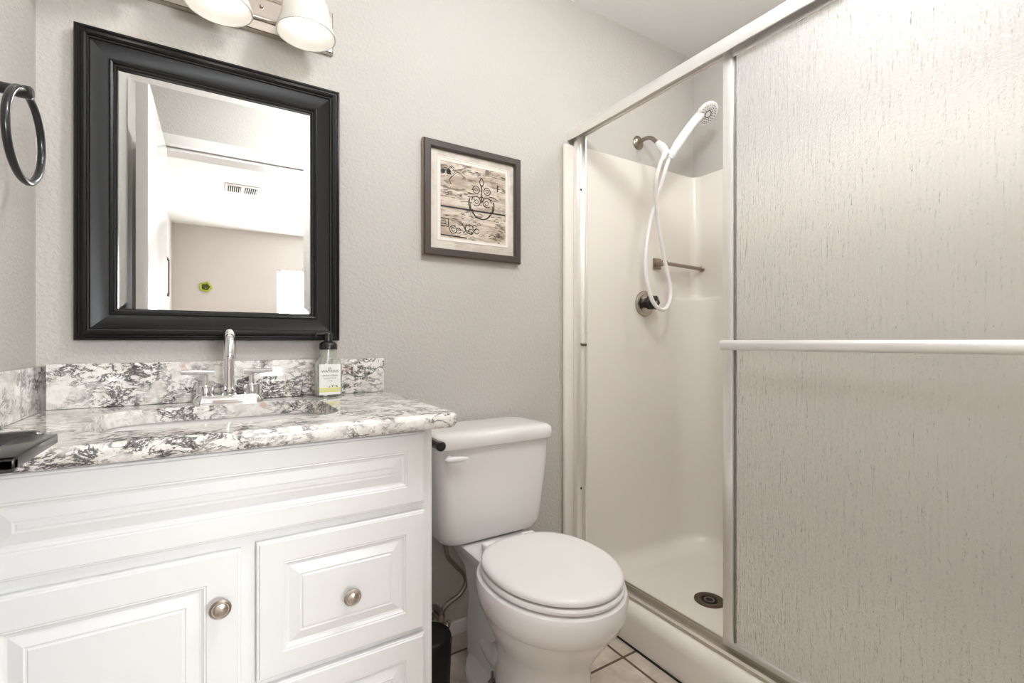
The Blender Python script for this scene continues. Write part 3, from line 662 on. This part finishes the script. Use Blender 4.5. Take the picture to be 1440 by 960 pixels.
# shower valve
sv = thing('shower_valve', 'round nickel shower valve plate with a dark knob, inside the shower', 'shower valve', (1.972, -.022, 1.178))
bm = bmesh.new(); lathe(bm, [(.058, .0005), (.058, .004), (.054, .010), (.044, .012), (.040, .009), (.030, .009), (.020, .014), (.0, .014)], (1.965, -.022, 1.178), (0, -1, 0), 48); obj('escutcheon', bm, M['nickel'], sv)
bm = bmesh.new(); d = []
rings_ = []
for h_, r0 in ((.012, .022), (.028, .024), (.034, .030), (.058, .031), (.064, .026), (.066, .010)):
    rings_.append([(1.965+(r0*(1+.09*math.cos(6*a)))*math.cos(a), -.022-h_, 1.180+(r0*(1+.09*math.cos(6*a)))*math.sin(a)) for a in [2*PI*i/48 for i in range(48)]])
loft(bm, rings_); kn = obj('knob', bm, M['black_plastic'], sv, 50)
bm = bmesh.new(); lathe(bm, [(.007, 0), (.007, .002), (.003, .003), (0, .003)], (1.965, -.088, 1.180), (0, -1, 0), 16); obj('knob_screw', bm, M['nickel'], kn)

# towel bar in the shower corner
sbar = thing('shower_towel_bar', 'short nickel towel bar across the shower corner above the valve', 'towel bar', (2.05, -.022, 1.36))
bm = bmesh.new(); box(bm, 2.018, 2.066, -.032, -.0225, 1.338, 1.386, .002); box(bm, 2.026, 2.058, -.038, -.032, 1.346, 1.378, .003); box(bm, 2.028, 2.056, -.078, -.036, 1.348, 1.372, .004)
obj('mount', bm, M['bronze'], sbar)
bm = bmesh.new(); tube(bm, [(2.05, -.066, 1.360), (2.302, -.066, 1.354)], .0085, 18); obj('bar', bm, M['bronze'], sbar)
bm = bmesh.new(); lathe(bm, [(.014, 0), (.014, .005), (.010, .010)], (2.3115, -.066, 1.354), (-1, 0, 0), 20); obj('end_cap', bm, M['bronze'], sbar)

# ------------------------------------------------------------------ added ceiling fill lamps, bedroom things seen in the mirror
def fill_dome_lamp(name, x, y, r, label):  # body for an added, unseen fill lamp
    t_ = thing(name, label, 'fill light', (x, y, CEIL))
    bm = bmesh.new(); lathe(bm, [(r+.012, -.0005), (r+.012, -.02), (r, -.028), (0, -.028)], (x, y, CEIL), n=40); obj('rim', bm, M['nickel'], t_)
    bm = bmesh.new(); lathe(bm, [(r, -.0285), (r*.97, -.045), (r*.8, -.065), (r*.5, -.08), (0, -.086)], (x, y, CEIL), n=40); obj('fill_dome', bm, M['dome'], t_)
gp = thing('globe_fill_lamp', 'added white globe fill lamp on a short nickel stem below the bathroom ceiling', 'fill light', (1.0, -1.06, CEIL))  # added out of view to light the bathroom, no such lamp known
bm = bmesh.new(); lathe(bm, [(.06, -.0005), (.06, -.012), (.045, -.022), (.010, -.026), (.010, -.075), (.035, -.080), (.035, -.10)], (1.0, -1.06, CEIL), n=32); obj('stem', bm, M['nickel'], gp)
bm = bmesh.new(); bmesh.ops.create_icosphere(bm, subdivisions=3, radius=.10, matrix=Matrix.Translation((1.0, -1.06, CEIL-.195))); obj('fill_globe', bm, M['globe'], gp)
dl = thing('shower_fill_lamp', 'added round white flush fill lamp in the ceiling above the shower', 'fill light', (1.95, -.75, CEIL))  # made-up fixture around the added shower fill
bm = bmesh.new(); lathe(bm, [(.165, -.0005), (.165, -.006), (.147, -.010), (.145, -.004)], (1.95, -.75, CEIL), n=32, cap=False); obj('trim_ring', bm, M['trim'], dl)
bm = bmesh.new(); lathe(bm, [(.145, -.001), (.145, -.005), (0, -.005)], (1.95, -.75, CEIL), n=32); obj('lens', bm, M['lens'], dl)
fill_dome_lamp('bedroom_fill_lamp', 2.0, -3.4, .20, 'added round flush fill lamp on the bedroom ceiling')  # made-up fixture around the added bedroom fill
vt = thing('ceiling_vent', 'white slotted air vent in the bedroom ceiling seen in the mirror', 'vent', (.55, -3.45, CEIL))
bm = bmesh.new(); box(bm, .41, .69, -3.59, -3.31, CEIL-.008, CEIL-.0005, .003); obj('vent_frame', bm, M['trim'], vt)
for x0, x1 in ((.435, .535), (.565, .665)):
    sl = obj('vent_slot', B(x0, x1, -3.54, -3.36, CEIL-.0095, CEIL-.0085), M['dark_hole'], vt, smooth=False)
    bm = bmesh.new()
    for k in range(6): xx = x0+.010+k*.016; box(bm, xx-.003, xx+.003, -3.54, -3.36, CEIL-.018, CEIL-.0095)
    obj('louvre', bm, M['trim'], sl, smooth=False)
og = thing('wall_ornament', 'small yellow-green leaf ornament on the bedroom wall seen in the mirror', 'ornament', (.236, YB, 1.662))
bm = bmesh.new()
tube(bm, [(.236+.050*math.cos(a)*(1+.12*math.cos(5*a)), YB+.014, 1.662+.046*math.sin(a)*(1+.12*math.cos(5*a))) for a in [2*PI*i/30 for i in range(30)]], .013, 8, closed=True)
obj('wreath', bm, M['ornament'], og)
bm = bmesh.new()
for a in (0.6, 1.9, 3.4, 4.6, 5.6): bmesh.ops.create_icosphere(bm, subdivisions=2, radius=.018, matrix=Matrix.Translation((.236+.022*math.cos(a), YB+.02, 1.662+.022*math.sin(a))))
obj('leaves', bm, M['ornament2'], og)
wp = thing('small_wall_frame', 'small thin dark frame on the bedroom side wall seen in the mirror', 'picture', (-.09, -4.35, 1.5))
def side_frame(y0, y1, z0, z1, x):
    bm = bmesh.new()
    for a in ((y0, y1, z0, z0+.02), (y0, y1, z1-.02, z1), (y0, y0+.02, z0, z1), (y1-.02, y1, z0, z1)): box(bm, x, x+.02, *a)
    return bm
obj('frame', side_frame(-4.6, -4.15, 1.48, 1.86, -.0895), M['black_matte'], wp, smooth=False)
obj('picture_sheet', B(-.0895, -.08, -4.58, -4.17, 1.5, 1.84), M['cream'], wp, smooth=False)
